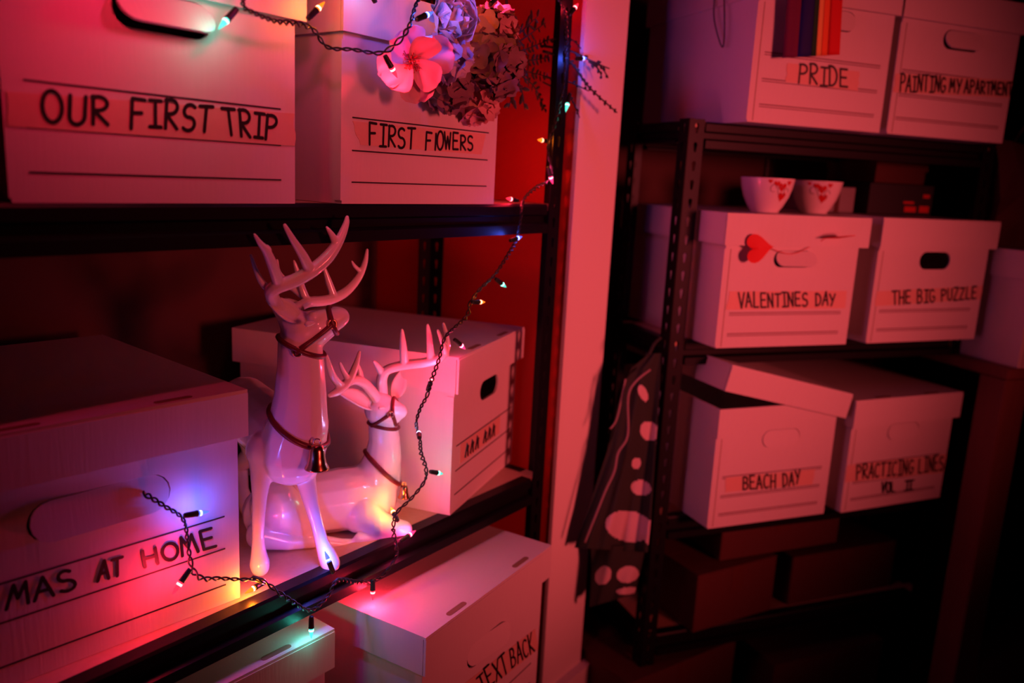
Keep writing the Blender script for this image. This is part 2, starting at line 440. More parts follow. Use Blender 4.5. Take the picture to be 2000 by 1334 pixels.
storage_box(xm, XR, w=.315, h=.272, label='white storage box marked MAS AT HOME with a light cord coming out of its handle', group=G, seed=4, ink_w=.0040,
    hole=(.155, .168, .150, .045), handle=('flap', 9, 0, 2), line_span=(.016, .296), lines=(.115, .073, .025),
    texts=[('MAS', (12, 1188), (152, 1146), (22, 1142), (140, 1108)), ('AT', (190, 1134), (240, 1121), (192, 1098), (240, 1086)), ('HOME', (280, 1107), (424, 1067), (274, 1074), (416, 1034))])
# box lying across the shelf end, its labelled end to the right
dang = math.atan2(.285, .958)
dv = EXL * math.cos(dang) + NL * math.sin(dang)          # along its labelled end
C0 = L(.943, .790, Z2)
drz = math.atan2(dv.y, dv.x)
cr, uvd = storage_box(C0, drz, w=.285, h=.262, d=.40, label='white storage box at the shelf end with its labelled end turned to the right', group=G, seed=5,
    hole=(.150, .178, .085, .034), handle=('open',), lines=(.112, .070, .030), line_span=(.015, .27), slots=True)
bm = bmesh.new()
for k, u in enumerate((.05, .072, .094, .13, .15, .17)):
    tube(bm, [(u, -.001, .082), (u + .006, -.001, .104), (u + .012, -.001, .082), (u + .012, -.001, .10)], .002, 6)
t = bmesh.new(); panel(t, [(.03, .078), (.21, .078), (.21, .110), (.03, .110)], [], .0006, lambda u, v, k: (u, -.0008 + k * .0006, v))
tp = obj('label_tape', t, 'tape', cr); obj('marker_scribble', bm, 'ink', tp)
tfl, tfr = L(.752, .664, 0), L(1.104, .696, 0)
trz = math.atan2((tfr - tfl).y, (tfr - tfl).x); tdir = (tfr - tfl).normalized()
tb0 = tfl + tdir * .009; tb0.z = H + Z3; tb0 += Vector((-tdir.y, tdir.x, 0)) * .009
storage_box(tb0, trz, w=.335, h=.278, d=.37, label='white storage box labelled TEXT BACK on the lower shelf', group=G, seed=6, ink_w=.0040,
    hole=(.165, .178, .112, .040), handle=('flap', 7, .004, -6), lines=(.108, .068, .030), line_span=(.018, .312),
    texts=[('TEXT', (940, 1352), (993, 1310), (928, 1322), (985, 1272)), ('BACK', (998, 1305), (1044, 1270), (994, 1268), (1038, 1236))],
    tape=[(905, 1336), (1045, 1228), (1050, 1268), (920, 1372)])
storage_box(L(.357, .79, Z3), ROTL - math.radians(1.5), w=.322, h=.278, d=.37, label='white storage box beneath the shelf edge, cut off by the lower picture edge', group=G, seed=7)

# ------------------------------------------------------------------ boxes on the right unit
DR = 1.276
storage_box(R(.918, DR, ZR[0]), ROTR, w=.304, lid_over=.007, h=.27, label='white storage box labelled PRIDE with a rainbow flag', group=G, seed=8, linemat='line_pale', ink_w=.0042,
    hole=(.165, .190, .098, .036), handle=('flap', 12), lines=(.121, .076, .032), line_span=(.022, .285),
    texts=[('PRIDE', (1557, 162), (1656, 171), (1560, 125), (1657, 136))], tape=[(1538, 123), (1678, 140), (1675, 178), (1534, 160)])
storage_box(R(1.2435, DR + .002, ZR[0]), ROTR, w=.306, lid_over=.007, h=.27, label='white storage box labelled PAINTING MY APARTMENT', group=G, seed=9, linemat='line_pale', ink_w=.0040,
    hole=(.155, .185, .098, .036), handle=('flap', 20, .003, -3), lines=(.120, .076, .032), line_span=(.015, .288),
    texts=[('PAINTING', (1756, 178), (1845, 180), (1759, 145), (1847, 152)), ('MY', (1853, 180), (1876, 181), (1855, 154), (1878, 156)), ('APARTMENT', (1882, 181), (1976, 187), (1884, 156), (1977, 163))],
    tape=[(1746, 143), (1984, 158), (1982, 192), (1742, 180)])
storage_box(R(.901, DR, ZR[1]), ROTR, w=.309, h=.253, lid_over=.012, label='white storage box labelled VALENTINES DAY below the two bowls', group=G, seed=10, linemat='line_pale', ink_w=.0040,
    hole=(.155, .170, .092, .032), handle=('flap', 24, .004, -5), lines=(.106, .067, .027), line_span=(.022, .285),
    texts=[('VALENTINES', (1442, 601), (1577, 597), (1441, 571), (1577, 573)), ('DAY', (1592, 597), (1630, 596), (1592, 572), (1632, 572))],
    tape=[(1424, 569), (1654, 568), (1650, 602), (1418, 605)])
storage_box(R(1.265, DR + .002, ZR[1]), ROTR + math.radians(2.2), w=.312, h=.255, label='white storage box labelled THE BIG PUZZLE with an open hand hole', group=G, seed=11, linemat='line_pale', ink_w=.0040,
    hole=(.158, .170, .088, .036), handle=('open',), lines=(.068, .029), line_span=(.022, .285), lid_over=.010,
    texts=[('THE', (1742, 594), (1778, 592), (1741, 567), (1779, 566)), ('BIG', (1790, 591), (1825, 589), (1790, 566), (1826, 565)), ('PUZZLE', (1837, 588), (1906, 582), (1838, 564), (1908, 560))],
    tape=[(1712, 569), (1926, 558), (1926, 584), (1708, 598)])
# the open box with its lid slid off to one side
tilt = Matrix.Translation((.300, 0, .214)) @ Matrix.Rotation(math.radians(13.5), 4, 'Y') @ Matrix.Translation((-.300, 0, -.200))
BZ = ROTR + math.radians(1.2)
storage_box(R(.926, DR, ZR[2]), BZ, w=.292, h=.252, label='white storage box labelled BEACH DAY with its lid lying askew', group=G, seed=12, linemat='line_pale', ink_w=.0040,
    hole=(.155, .178, .094, .036), handle=('flap', 5), lines=(.107, .067, .029), line_span=(.022, .270), lid_mtx=tilt, lid_over=.012, lid_h=.052,
    texts=[('BEACH', (1450, 957), (1515, 952), (1450, 931), (1515, 925)), ('DAY', (1528, 951), (1562, 944), (1528, 924), (1562, 919))],
    tape=[(1418, 933), (1592, 916), (1586, 946), (1416, 961)])
storage_box(R(1.258, DR, ZR[2]), ROTR + math.radians(3.2), w=.298, h=.250, label='white storage box labelled PRACTICING LINES VOL II', group=G, seed=13, linemat='line_pale', ink_w=.0042,
    hole=(.150, .170, .094, .036), handle=('flap', 5), lines=(.107, .067, .029), line_span=(.022, .275),
    texts=[('PRACTICING', (1671, 936), (1782, 925), (1673, 909), (1784, 898)), ('LINES', (1792, 924), (1842, 918), (1794, 897), (1843, 890)), ('VOL', (1720, 962), (1748, 959), (1722, 942), (1748, 938)), ('2', (1767, 957), (1782, 955), (1769, 938), (1784, 936))],
    tape=[(1652, 909), (1852, 886), (1846, 922), (1650, 942)])
print('boxes done')

# ------------------------------------------------------------------ porcelain deer
def SP(x, y, D, rpx):
    p = LP(x, y, D); return (p, rpx * depth_of(p) / FPX)
def blob_chain(bm, chain, n=14, rings=9):
    """overlapping spheres and tapered tubes along the chain (point, radius)"""
    for p, r in chain:
        bmesh.ops.create_uvsphere(bm, u_segments=n, v_segments=rings, radius=r, matrix=Matrix.Translation(p))
    for (p, r), (q, s) in zip(chain, chain[1:]):
        tube(bm, [p, q], [r, s], n)
def ellipsoid(bm, c, ax, ay, az, n=16):
    m = Matrix((ax, ay, az)).transposed().to_4x4(); m.translation = c
    bmesh.ops.create_uvsphere(bm, u_segments=n, v_segments=10, radius=1, matrix=m)
def fuse(name, bm, voxel, smooth, m, parent, origin):
    """weld overlapping volumes into one continuous skin (voxel remesh, then relax)"""
    bmesh.ops.translate(bm, verts=bm.verts[:], vec=-origin)
    me = bpy.data.meshes.new(name + '_tmp'); bm.to_mesh(me); bm.free()
    o = bpy.data.objects.new('tmp', me); COL.objects.link(o)
    r = o.modifiers.new('r', 'REMESH'); r.mode = 'VOXEL'; r.voxel_size = voxel
    s = o.modifiers.new('s', 'SMOOTH'); s.iterations = smooth; s.factor = .5
    dg = bpy.context.evaluated_depsgraph_get()
    out = bpy.data.meshes.new_from_object(o.evaluated_get(dg)); out.name = name
    bpy.data.objects.remove(o); bpy.data.meshes.remove(me)
    for p in out.polygons: p.use_smooth = True
    out.materials.clear()
    return link(name, out, m, parent)
def antler(beam, tines, parent, origin, name='antler'):
    bm = bmesh.new()
    def run(ch):
        pts = [SP(*c) for c in ch]
        P = catmull([p for p, r in pts], 6); Rr = []
        for i in range(len(pts) - 1):
            for k in range(6): Rr.append(pts[i][1] + (pts[i + 1][1] - pts[i][1]) * k / 6)
        Rr.append(pts[-1][1]); tube(bm, P, Rr, 10)
        bmesh.ops.create_uvsphere(bm, u_segments=8, v_segments=6, radius=Rr[-1], matrix=Matrix.Translation(P[-1]))
        bmesh.ops.create_uvsphere(bm, u_segments=8, v_segments=6, radius=Rr[0], matrix=Matrix.Translation(P[0]))
    run(beam)
    for t in tines: run(t)
    return fuse(name, bm, .0011, 5, 'porcelain', parent, origin)
def bvh_of(o):
    me = o.data; off = o.parent.location
    return BVHTree.FromPolygons([v.co + off for v in me.vertices], [p.vertices[:] for p in me.polygons])
def strap_on(bvh, pix, rad, parent, name='strap', lift=.0006):
    """strap that follows the skin along a line seen from the front"""
    pts = []
    c = catmull([Vector((x, y, 0)) for x, y in pix], 6)
    for q in c:
        hit, nrm, _, _ = bvh.ray_cast(CAM, ray(q.x, q.y).normalized())
        if hit and (hit - CAM).length < 1.6: pts.append(hit + nrm * lift)
    bm = bmesh.new(); tube(bm, [p - parent.location for p in pts], rad, 8); return obj(name, bm, 'strap', parent, smooth=True), pts
def strap_ring(o, pts3, rad, parent, name='collar'):
    """strap that runs right round the skin where the plane through three points cuts it"""
    a, b, c = pts3; n = (b - a).cross(c - a).normalized(); off = parent.location
    bm = bmesh.new(); bm.from_mesh(o.data)
    res = bmesh.ops.bisect_plane(bm, geom=bm.verts[:] + bm.edges[:] + bm.faces[:], plane_co=b - off, plane_no=n)
    es = [e for e in res['geom_cut'] if isinstance(e, bmesh.types.BMEdge)]
    adj = {}
    for e in es:
        for v in e.verts: adj.setdefault(v, []).append(e)
    loops = []; seen = set()
    for v in adj:
        if v in seen: continue
        lp = [v]; seen.add(v); cur = v
        while True:
            nx = [e.other_vert(cur) for e in adj[cur] if e.other_vert(cur) not in seen]
            if not nx: break
            cur = nx[0]; seen.add(cur); lp.append(cur)
        if len(lp) > 6: loops.append([x.co.copy() for x in lp])
    bm.free()
    lp = min(loops, key=lambda l: min((p + off - b).length for p in l))
    cen = sum(lp, Vector()) / len(lp)
    step = max(1, len(lp) // 48); lp = lp[::step]
    for _ in range(2): lp = [(lp[i - 1] + lp[i] * 2 + lp[(i + 1) % len(lp)]) / 4 for i in range(len(lp))]
    lp = [p + (p - cen).normalized() * .0008 for p in lp]
    m = bmesh.new(); tube(m, lp, rad, 8, closed=True); return obj(name, m, 'strap', parent, smooth=True)
def ringlet(bvh, px, py, parent, r=.0056):
    hit, nrm, _, _ = bvh.ray_cast(CAM, ray(px, py).normalized())
    if not hit: return
    t = nrm.orthogonal().normalized(); s = nrm.cross(t); c = hit + nrm * .0016 - parent.location
    bm = bmesh.new(); tube(bm, [c + (t * math.cos(k * math.pi / 8) + s * math.sin(k * math.pi / 8)) * r for k in range(16)], .0014, 6, closed=True)
    obj('bridle_ring', bm, 'ring', parent, smooth=True)
def bell(p, parent, s=1.0):
    bm = bmesh.new()
    lathe(bm, [(.0, .020), (.004, .020), (.0075, .018), (.0098, .012), (.0105, .003), (.0125, -.006), (.0155, -.011), (.0158, -.013), (.0138, -.0125), (.0105, -.004), (.0085, .010), (.0, .014)], 22)
    bmesh.ops.scale(bm, vec=(s, s, s), verts=bm.verts[:])
    b = obj('bell', bm, 'bell', parent, p - parent.location, smooth=True)
    bm = bmesh.new(); tube(bm, [Vector((.0045 * math.cos(k * math.pi / 6), 0, .0225 + .0045 * math.sin(k * math.pi / 6))) * s for k in range(12)], .0012, 6, closed=True); obj('bell_loop', bm, 'ring', b, smooth=True)
    bm = bmesh.new(); bmesh.ops.create_uvsphere(bm, u_segments=10, v_segments=8, radius=.004 * s, matrix=Matrix.Translation((0, 0, -.012 * s))); obj('clapper', bm, 'bell', b, smooth=True)
def leaf_ear(bm, base, tip, nrm, wid, thick=.0035, n=8):
    """leaf-shaped hollowed ear from base to tip, its open side along nrm"""
    ax = (tip - base); ln = ax.length; ax.normalize(); nrm = (nrm - ax * nrm.dot(ax)).normalized(); s = ax.cross(nrm)
    def grid(off):
        g = []
        for i in range(n + 1):
            t = i / n; w_ = wid * (math.sin(math.pi * min(1, .12 + t * .88)) ** .75) * (1 - .25 * t) + .0006
            row = []
            for j in range(7):
                q = (j / 6 - .5) * 2
                row.append(bm.verts.new(base + ax * (ln * t) + s * (q * w_) + nrm * (w_ * .55 * q * q - off)))
            g.append(row)
        return g
    a = grid(0); b = grid(thick)
    for i in range(n):
        for j in range(6):
            bm.faces.new((a[i][j], a[i][j + 1], a[i + 1][j + 1], a[i + 1][j])); bm.faces.new((b[i][j], b[i + 1][j], b[i + 1][j + 1], b[i][j + 1]))
        bm.faces.new((a[i][0], a[i + 1][0], b[i + 1][0], b[i][0])); bm.faces.new((a[i][6], b[i][6], b[i + 1][6], a[i + 1][6]))
    for j in range(6):
        bm.faces.new((a[0][j], b[0][j], b[0][j + 1], a[0][j + 1])); bm.faces.new((a[n][j], a[n][j + 1], b[n][j + 1], b[n][j]))

def standing_deer():
    base = L(.668, .88, Z2); root = empty('deer_figurine', base)
    tag(root, 'standing white porcelain deer figurine with head raised and bell collar', 'figurine', 'white porcelain deer')
    bm = bmesh.new()
    blob_chain(bm, [SP(566, 872, .850, 66), SP(540, 845, .89, 64), SP(505, 815, .95, 60), SP(478, 790, 1.005, 55)])
    blob_chain(bm, [SP(568, 880, .845, 68), SP(582, 830, .832, 60), SP(587, 770, .826, 51), SP(588, 715, .822, 46), SP(586, 668, .818, 43)])
    blob_chain(bm, [SP(592, 892, .832, 42), SP(606, 868, .822, 34)])                    # breast
    blob_chain(bm, [SP(588, 652, .816, 40), SP(615, 640, .806, 35), SP(640, 629, .797, 27), SP(657, 621, .792, 23), SP(664, 619, .79, 19.5)])
    blob_chain(bm, [SP(606, 668, .812, 24), SP(640, 651, .80, 13), SP(662, 634, .792, 9)])  # jaw
    blob_chain(bm, [SP(582, 640, .818, 34), SP(560, 612, .826, 23), SP(545, 596, .83, 17)])  # poll
    blob_chain(bm, [SP(612, 620, .795, 13), SP(636, 612, .795, 10)])                    # brow ridge
    blob_chain(bm, [SP(600, 633, .776, 7), SP(611, 630, .776, 6)])                      # eye lid
    # fore legs
    blob_chain(bm, [SP(522, 880, .862, 42), SP(510, 930, .858, 21), SP(507, 970, .855, 15), SP(505, 1005, .853, 13.5), SP(504, 1050, .851, 12), SP(505, 1078, .849, 15), SP(507, 1100, .846, 20), SP(508, 1107, .845, 19)])
    blob_chain(bm, [SP(592, 895, .842, 38), SP(597, 935, .832, 20), SP(607, 980, .824, 15), SP(618, 1020, .817, 13), SP(628, 1058, .81, 13.5), SP(637, 1080, .806, 18), SP(644, 1097, .802, 20), SP(646, 1101, .80, 19)])
    # hind legs
    for sx in (-.036, .036):
        c = .692 + sx
        blob_chain(bm, [(L(.69 + sx * .6, 1.0, -.355), .042), (L(c, .995, -.40), .030), (L(c, 1.0, -.432), .018), (L(c, 1.035, -.462), .0115), (L(c, 1.03, -.500), .0095), (L(c, 1.022, -.520), .0125), (L(c, 1.018, -.527), .0125)])
    # level the soles on the board
    body = fuse('body', bm, .0020, 9, 'porcelain', root, base)
    bm = bmesh.new()
    leaf_ear(bm, LP(580, 622, .803) - base, LP(522, 585, .812) - base, -NL + Vector((0, 0, .3)), .0135)
    obj('ear', bm, 'porcelain', root, smooth=True)
    bm = bmesh.new()
    leaf_ear(bm, LP(585, 618, .835) - base, LP(556, 582, .862) - base, Vector((0, 0, .5)) - NL * .6, .012)
    obj('ear', bm, 'porcelain', root, smooth=True)
    antler([(552, 606, .815, 11), (532, 580, .806, 14), (537, 562, .797, 15), (575, 548, .785, 14), (610, 528, .775, 14), (640, 502, .768, 13), (662, 470, .764, 10), (675, 440, .762, 7), (678, 424, .762, 4)],
           [[(545, 556, .795, 12), (533, 520, .782, 11), (520, 490, .775, 9), (508, 475, .772, 6), (497, 458, .77, 3)],
            [(524, 488, .775, 7), (521, 483, .775, 6)],
            [(532, 572, .806, 9), (512, 552, .812, 7), (500, 528, .815, 5), (490, 498, .815, 3)],
            [(604, 526, .776, 12), (592, 500, .769, 10), (572, 468, .764, 7), (556, 440, .762, 4)],
            [(655, 478, .765, 8), (650, 462, .764, 7), (638, 444, .764, 3)]], root, base)
    antler([(570, 604, .838, 10), (584, 598, .85, 11), (604, 590, .858, 11), (640, 586, .862, 11), (672, 572, .864, 10), (698, 545, .864, 8), (712, 515, .864, 6), (717, 488, .864, 3)],
           [[(600, 590, .858, 9), (590, 565, .862, 8), (582, 535, .866, 6), (574, 510, .868, 3)],
            [(605, 588, .858, 8), (548, 540, .885, 7), (541, 508, .89, 3)],
            [(652, 580, .862, 9), (641, 548, .866, 7), (632, 520, .868, 3)],
            [(704, 530, .864, 5), (693, 520, .866, 4), (687, 510, .866, 2)]], root, base)
    bv = bvh_of(body)
    strap_ring(body, (LP(528, 806, .848), LP(606, 872, .797), LP(641, 846, .822)), .0042, root, 'collar')
    strap_ring(body, (LP(541, 664, .82), LP(580, 692, .782), LP(633, 689, .812)),   .0036, root, 'throat_strap')
    strap_on(bv, [(577, 690), (600, 672), (628, 651), (648, 634)],   .0036, root, 'cheek_strap')
    strap_ring(body, (LP(643, 605, .797), LP(649, 632, .779), LP(659, 650, .796)),   .0036, root, 'nose_strap')
    ringlet(bv, 580, 687, root); ringlet(bv, 648, 633, root)
    hit = bv.ray_cast(CAM, ray(606, 880).normalized())[0]
    bell((hit or LP(606, 880, .80)) + Vector((0, 0, -.008)) - NL * .013, root)
standing_deer()

def lying_deer():
    base = L(.755, .875, Z2); root = empty('deer_figurine', base)
    tag(root, 'lying white porcelain deer figurine with folded legs beside the shelf-end box', 'figurine', 'white porcelain deer')
    bm = bmesh.new()
    blob_chain(bm, [SP(530, 1000, .925, 56), SP(600, 985, .905, 60), SP(665, 975, .885, 62), SP(715, 970, .87, 62)])
    blob_chain(bm, [SP(720, 960, .868, 58), SP(738, 930, .862, 46), SP(748, 895, .858, 37), SP(751, 860, .856, 31), SP(748, 830, .855, 29)])
    blob_chain(bm, [SP(742, 800, .855, 31), SP(760, 801, .842, 25), SP(775, 803, .832, 18), SP(781, 804, .829, 15)])
    blob_chain(bm, [SP(750, 818, .848, 16), SP(768, 823, .835, 9), SP(776, 816, .83, 9)])
    blob_chain(bm, [SP(742, 780, .852, 17), SP(764, 786, .838, 11)])
    blob_chain(bm, [SP(742, 797, .828, 5), SP(750, 796, .826, 4)])
    # folded fore leg in front, the other tucked behind
    blob_chain(bm, [SP(705, 1000, .85, 42), SP(735, 1022, .825, 29), SP(765, 1031, .812, 22), SP(788, 1034, .803, 18)])
    blob_chain(bm, [SP(788, 1038, .803, 14), SP(745, 1046, .815, 11), SP(700, 1051, .83, 10)])
    blob_chain(bm, [SP(725, 990, .89, 38), SP(780, 1005, .885, 20), SP(803, 1008, .88, 15)])
    # hind quarter and leg lying along the board
    blob_chain(bm, [SP(540, 990, .905, 52), SP(585, 1015, .885, 36), SP(600, 1030, .875, 24)])
    blob_chain(bm, [SP(510, 1045, .905, 30), SP(560, 1058, .882, 17), SP(615, 1056, .862, 14), SP(665, 1062, .843, 11), SP(705, 1062, .832, 10), SP(728, 1060, .828, 9)])
    body = fuse('body', bm, .0020, 9, 'porcelain', root, base)
    bm = bmesh.new(); leaf_ear(bm, LP(724, 794, .852) - base, LP(659, 764, .846) - base, -NL + Vector((0, 0, .8)), .0145); obj('ear', bm, 'porcelain', root, smooth=True)
    bm = bmesh.new(); leaf_ear(bm, LP(770, 776, .866) - base, LP(787, 722, .874) - base, -NL - EXL * .7, .0125); obj('ear', bm, 'porcelain', root, smooth=True)
    antler([(748, 782, .854, 11), (746, 758, .852, 11), (746, 738, .848, 11), (757, 722, .840, 10), (790, 713, .822, 10), (830, 708, .797, 10), (858, 700, .778, 9), (873, 680, .768, 7), (872, 655, .764, 5), (866, 632, .763, 3)],
           [[(748, 734, .848, 9), (738, 716, .845, 6), (730, 706, .843, 3)],
            [(790, 713, .822, 9), (788, 685, .820, 8), (786, 662, .82, 6), (785, 644, .82, 3)],
            [(842, 705, .790, 9), (840, 680, .790, 7), (838, 655, .792, 6), (835, 634, .793, 3)],
            [(872, 692, .770, 6), (864, 668, .764, 5), (855, 645, .762, 3)]], root, base)
    antler([(738, 783, .852, 11), (726, 765, .85, 11), (710, 748, .846, 10), (690, 742, .842, 10), (670, 752, .836, 9)],
           [[(705, 748, .846, 8), (702, 728, .848, 7), (697, 708, .85, 3)],
            [(644, 772, .822, 5), (660, 764, .826, 9), (680, 745, .83, 9), (694, 716, .832, 7), (702, 687, .832, 3)],
            [(668, 756, .83, 9), (652, 738, .825, 8), (643, 714, .82, 6), (638, 694, .818, 3)],
            [(680, 742, .832, 7), (670, 724, .828, 5), (664, 709, .826, 3)]], root, base)
    bv = bvh_of(body)
    strap_ring(body, (LP(711, 884, .866), LP(745, 925, .822), LP(789, 943, .852)), .0038, root, 'collar')
    strap_ring(body, (LP(722, 830, .857), LP(745, 842, .826), LP(778, 833, .846)),   .0028, root, 'throat_strap')
    strap_on(bv, [(726, 832), (745, 820), (763, 809)],   .0028, root, 'cheek_strap')
    strap_ring(body, (LP(773, 781, .84), LP(762, 803, .818), LP(772, 819, .83)),   .0028, root, 'nose_strap')
    ringlet(bv, 763, 809, root, .0044)
    bell(LP(789, 962, .822), root, .62)
lying_deer()
print('deer done')

# ------------------------------------------------------------------ string lights
sl = empty('string_lights', LP(1078, 345, .774)); OFF = sl.location.copy()
tag(sl, 'dark cord of small coloured bulbs draped across the left shelving', 'string lights')
path = [(190, -150, .66), (260, -120, .665), (350, -110, .68), (440, -95, .71), (500, -72, .738), (474, 4, .748), (498, 26, .752), (540, 42, .755), (580, 46, .757), (612, 58, .757), (640, 92, .752), (690, 97, .745), (742, 104, .735), (775, 84, .722), (800, 50, .708), (815, 5, .72), (850, -45, .745), (930, -60, .755), (1010, -45, .765), (1070, -20, .775), (1100, 15, .777), (1107, 60, .778), (1104, 120, .776), (1099, 180, .776), (1085, 240, .775), (1070, 290, .776), (1078, 345, .774), (1045, 368, .775), (1022, 392, .774), (1017, 430, .772), (1008, 470, .772), (990, 502, .77), (965, 538, .77), (937, 565, .77), (918, 594, .77), (912, 618, .768), (888, 640, .762), (868, 662, .756), (858, 700, .752), (842, 745, .754), (833, 775, .76), (820, 800, .76), (813, 828, .76), (820, 858, .76), (822, 885, .762), (832, 918, .764), (828, 942, .766), (802, 975, .768), (776, 1000, .77), (768, 1030, .772), (772, 1062, .775), (775, 1085, .776), (758, 1112, .777), (735, 1132, .777), (700, 1137, .777), (666, 1132, .776), (652, 1140, .775), (640, 1165, .775), (608, 1192, .774), (575, 1178, .774), (545, 1158, .776), (525, 1142, .786), (505, 1132, .795), (470, 1132, .797), (430, 1130, .798), (395, 1130, .798), (376, 1112, .80), (367, 1065, .805), (358, 1015, .806), (320, 988, .812), (285, 966, .824), (268, 956, .845)]  # opening stretch runs out of view to carry the added bulbs
cp = catmull([LP(*p) for p in path], 22)
bm = bmesh.new(); acc = 0; strands = [[], []]; rnd = random.Random(3)
for i, p in enumerate(cp):
    t = (cp[min(i + 1, len(cp) - 1)] - cp[max(i - 1, 0)]).normalized()
    a = t.orthogonal().normalized() if abs(t.z) > .98 else t.cross(Vector((0, 0, 1))).normalized(); b = t.cross(a)
    if i: ds = (p - cp[i - 1]).length; acc += ds; ph += ds / (.022 + .006 * math.sin(acc * 17)) * 2 * math.pi
    else: ph = 0.0
    hr = .0015 + .0011 * math.sin(acc * 23) ** 4
    for k in range(2):
        strands[k].append(p + (a * math.cos(ph + k * math.pi) + b * math.sin(ph + k * math.pi)) * hr - OFF)
for s in strands: tube(bm, s, .00118, 6)
obj('cord', bm, 'cord', sl, smooth=True)
def socket_bm():
    bm = bmesh.new(); lathe(bm, [(0, 0), (.0028, 0), (.0030, .001), (.0034, .004), (.0036, .0145), (.0038, .015), (.0038, .0165), (.0029, .0168), (0, .0168)], 12); return bm
def bulb_bm():
    bm = bmesh.new(); lathe(bm, [(.0, .0155), (.0027, .0158), (.0030, .019), (.0029, .022), (.0023, .0258), (.0014, .0288), (.0007, .0312), (.0, .0325)], 12)
    ellipsoid(bm, Vector((0, 0, .0198)), Vector((.0034, 0, 0)), Vector((0, .0034, 0)), Vector((0, 0, .0040)), 12)
    for f in bm.faces:
        if abs(f.calc_center_median().z - .0198) < .0041 and f.calc_center_median().xy.length > .0031: f.material_index = 1
    return bm
sock_me = None; bulb_me = {}
PW = .42
def bulb(core, tip, D, colour, power=1.0, dtip=0.0):
    """one socket, its glass bulb and the light it gives; the glow sits at core and the glass points to tip"""
    global sock_me
    a = LP(core[0], core[1], D); b = LP(tip[0], tip[1], D + dtip); ax = (b - a).normalized()
    mtx = ax.to_track_quat('Z', 'Y').to_matrix().to_4x4(); mtx.translation = a - ax * .0200 - OFF
    if sock_me is None:
        s = obj('light_socket', socket_bm(), 'socket', sl, smooth=True); sock_me = s.data
    else: s = link('light_socket', sock_me, 'socket', sl)
    s.matrix_local = mtx
    if colour not in bulb_me:
        g = obj('bulb', bulb_bm(), ['bulb_' + colour, 'core_' + colour], s, smooth=True); bulb_me[colour] = g.data
    else: g = link('bulb', bulb_me[colour], None, s)
    g['label'] = 'glowing %s glass bulb' % {'cool': 'cool white', 'pink': 'pinkish red'}.get(colour, colour)
    l = bpy.data.lights.new('bulb_glow', 'POINT'); l.energy = PW * power; l.color = BULB[colour]; l.shadow_soft_size = .0046
    lo = bpy.data.objects.new('bulb_glow', l); COL.objects.link(lo); lo.parent = s; lo.location = (0, 0, .0200)
bulb((440, 42), (424, 60), .755, 'teal', .55)
bulb((622, 16), (638, 0), .752, 'orange', 1.2)
bulb((834, 29), (852, 21), .700, 'blue', 1.3)
bulb((767, 136), (776, 152), .736, 'red', 1.6)
bulb((720, -28), (712, -48), .752, 'cool', .45)
bulb((905, -30), (915, -45), .735, 'orange', 1.0)
bulb((972, -6), (985, -20), .750, 'pink', 1.4)
bulb((585, -110), (600, -118), .665, 'pink', 5.0)  # unseen bulb added above the frame to spread red over OUR FIRST TRIP
bulb((345, -98), (340, -82), .672, 'red', 4.2)  # second unseen bulb added to redden the same box
bulb((1123, 15), (1130, 6), .770, 'red', 1.0)
bulb((1138, 114), (1150, 113), .762, 'blue', 1.1)
bulb((1108, 205), (1104, 222), .765, 'teal', .1)
bulb((1058, 274), (1050, 273), .800, 'orange', .8)
bulb((1076, 347), (1080, 360), .770, 'pink', 1.4)
bulb((997, 389), (987, 387), .795, 'red', 3.5)
bulb((1011, 465), (1020, 462), .768, 'blue', .7)
bulb((981, 555), (991, 563), .766, 'teal', .12)
bulb((938, 590), (953, 590), .765, 'orange', .35)
bulb((901, 675), (911, 684), .765, 'pink', .6)
bulb((842, 744), (850, 722), .768, 'red', 4.2, .01)
bulb((818, 846), (817, 838), .756, 'cool', 1.3, .012)
bulb((856, 924), (872, 927), .764, 'teal', .5)
bulb((768, 1000), (762, 988), .790, 'yellow', 1.0, .012)
bulb((801, 1044), (812, 1036), .780, 'pink', 1.7)
bulb((728, 1157), (728, 1170), .774, 'red', 3.5)
bulb((641, 1093), (636, 1080), .780, 'blue', 2.2, .004)
bulb((608, 1231), (608, 1248), .768, 'teal', .7)
bulb((515, 1136), (526, 1140), .800, 'pink', 1.6)
bulb((494, 1150), (482, 1157), .803, 'orange', 2.6)
bulb((350, 1142), (340, 1156), .790, 'red', 2.3)
bulb((391, 1002), (410, 999), .797, 'blue', 1.1)
print('lights done')

# ------------------------------------------------------------------ bouquet hung on the FIRST FLOWERS box
def petal_mesh(name, m, ln, wd, cup, curl, tipw=.8, nu=6, nv=5, wav=0):
    """one petal: base at the origin, growing along +X, face up +Z"""
    bm = bmesh.new(); g = []
    for i in range(nu + 1):
        t = i / nu
        w_ = wd * (.12 + .88 * math.sin(math.pi * min(.5, t * .62 + .02)) ) * (1 if t < .7 else math.sqrt(max(0, 1 - ((t - .7) / .3) ** 2 * (1 - (1 - tipw) ** 2 * 0) * .92)))
        row = []
        for j in range(nv + 1):
            q = (j / nv - .5) * 2
            row.append(bm.verts.new((ln * t * math.cos(curl * t * .5), q * w_, cup * (q * q) * wd + ln * math.sin(curl * t * .5) * t + wav * math.sin(q * 5 + t * 4) * t)))
        g.append(row)
    for i in range(nu):
        for j in range(nv): bm.faces.new((g[i][j], g[i][j + 1], g[i + 1][j + 1], g[i + 1][j]))
    me = bpy.data.meshes.new(name); bm.to_mesh(me); bm.free()
    for p in me.polygons: p.use_smooth = True
    me.materials.append(MB[m]); return me
def aim(n, spin=0.0):
    return n.to_track_quat('Z', 'Y').to_matrix().to_4x4() @ Matrix.Rotation(spin, 4, 'Z')
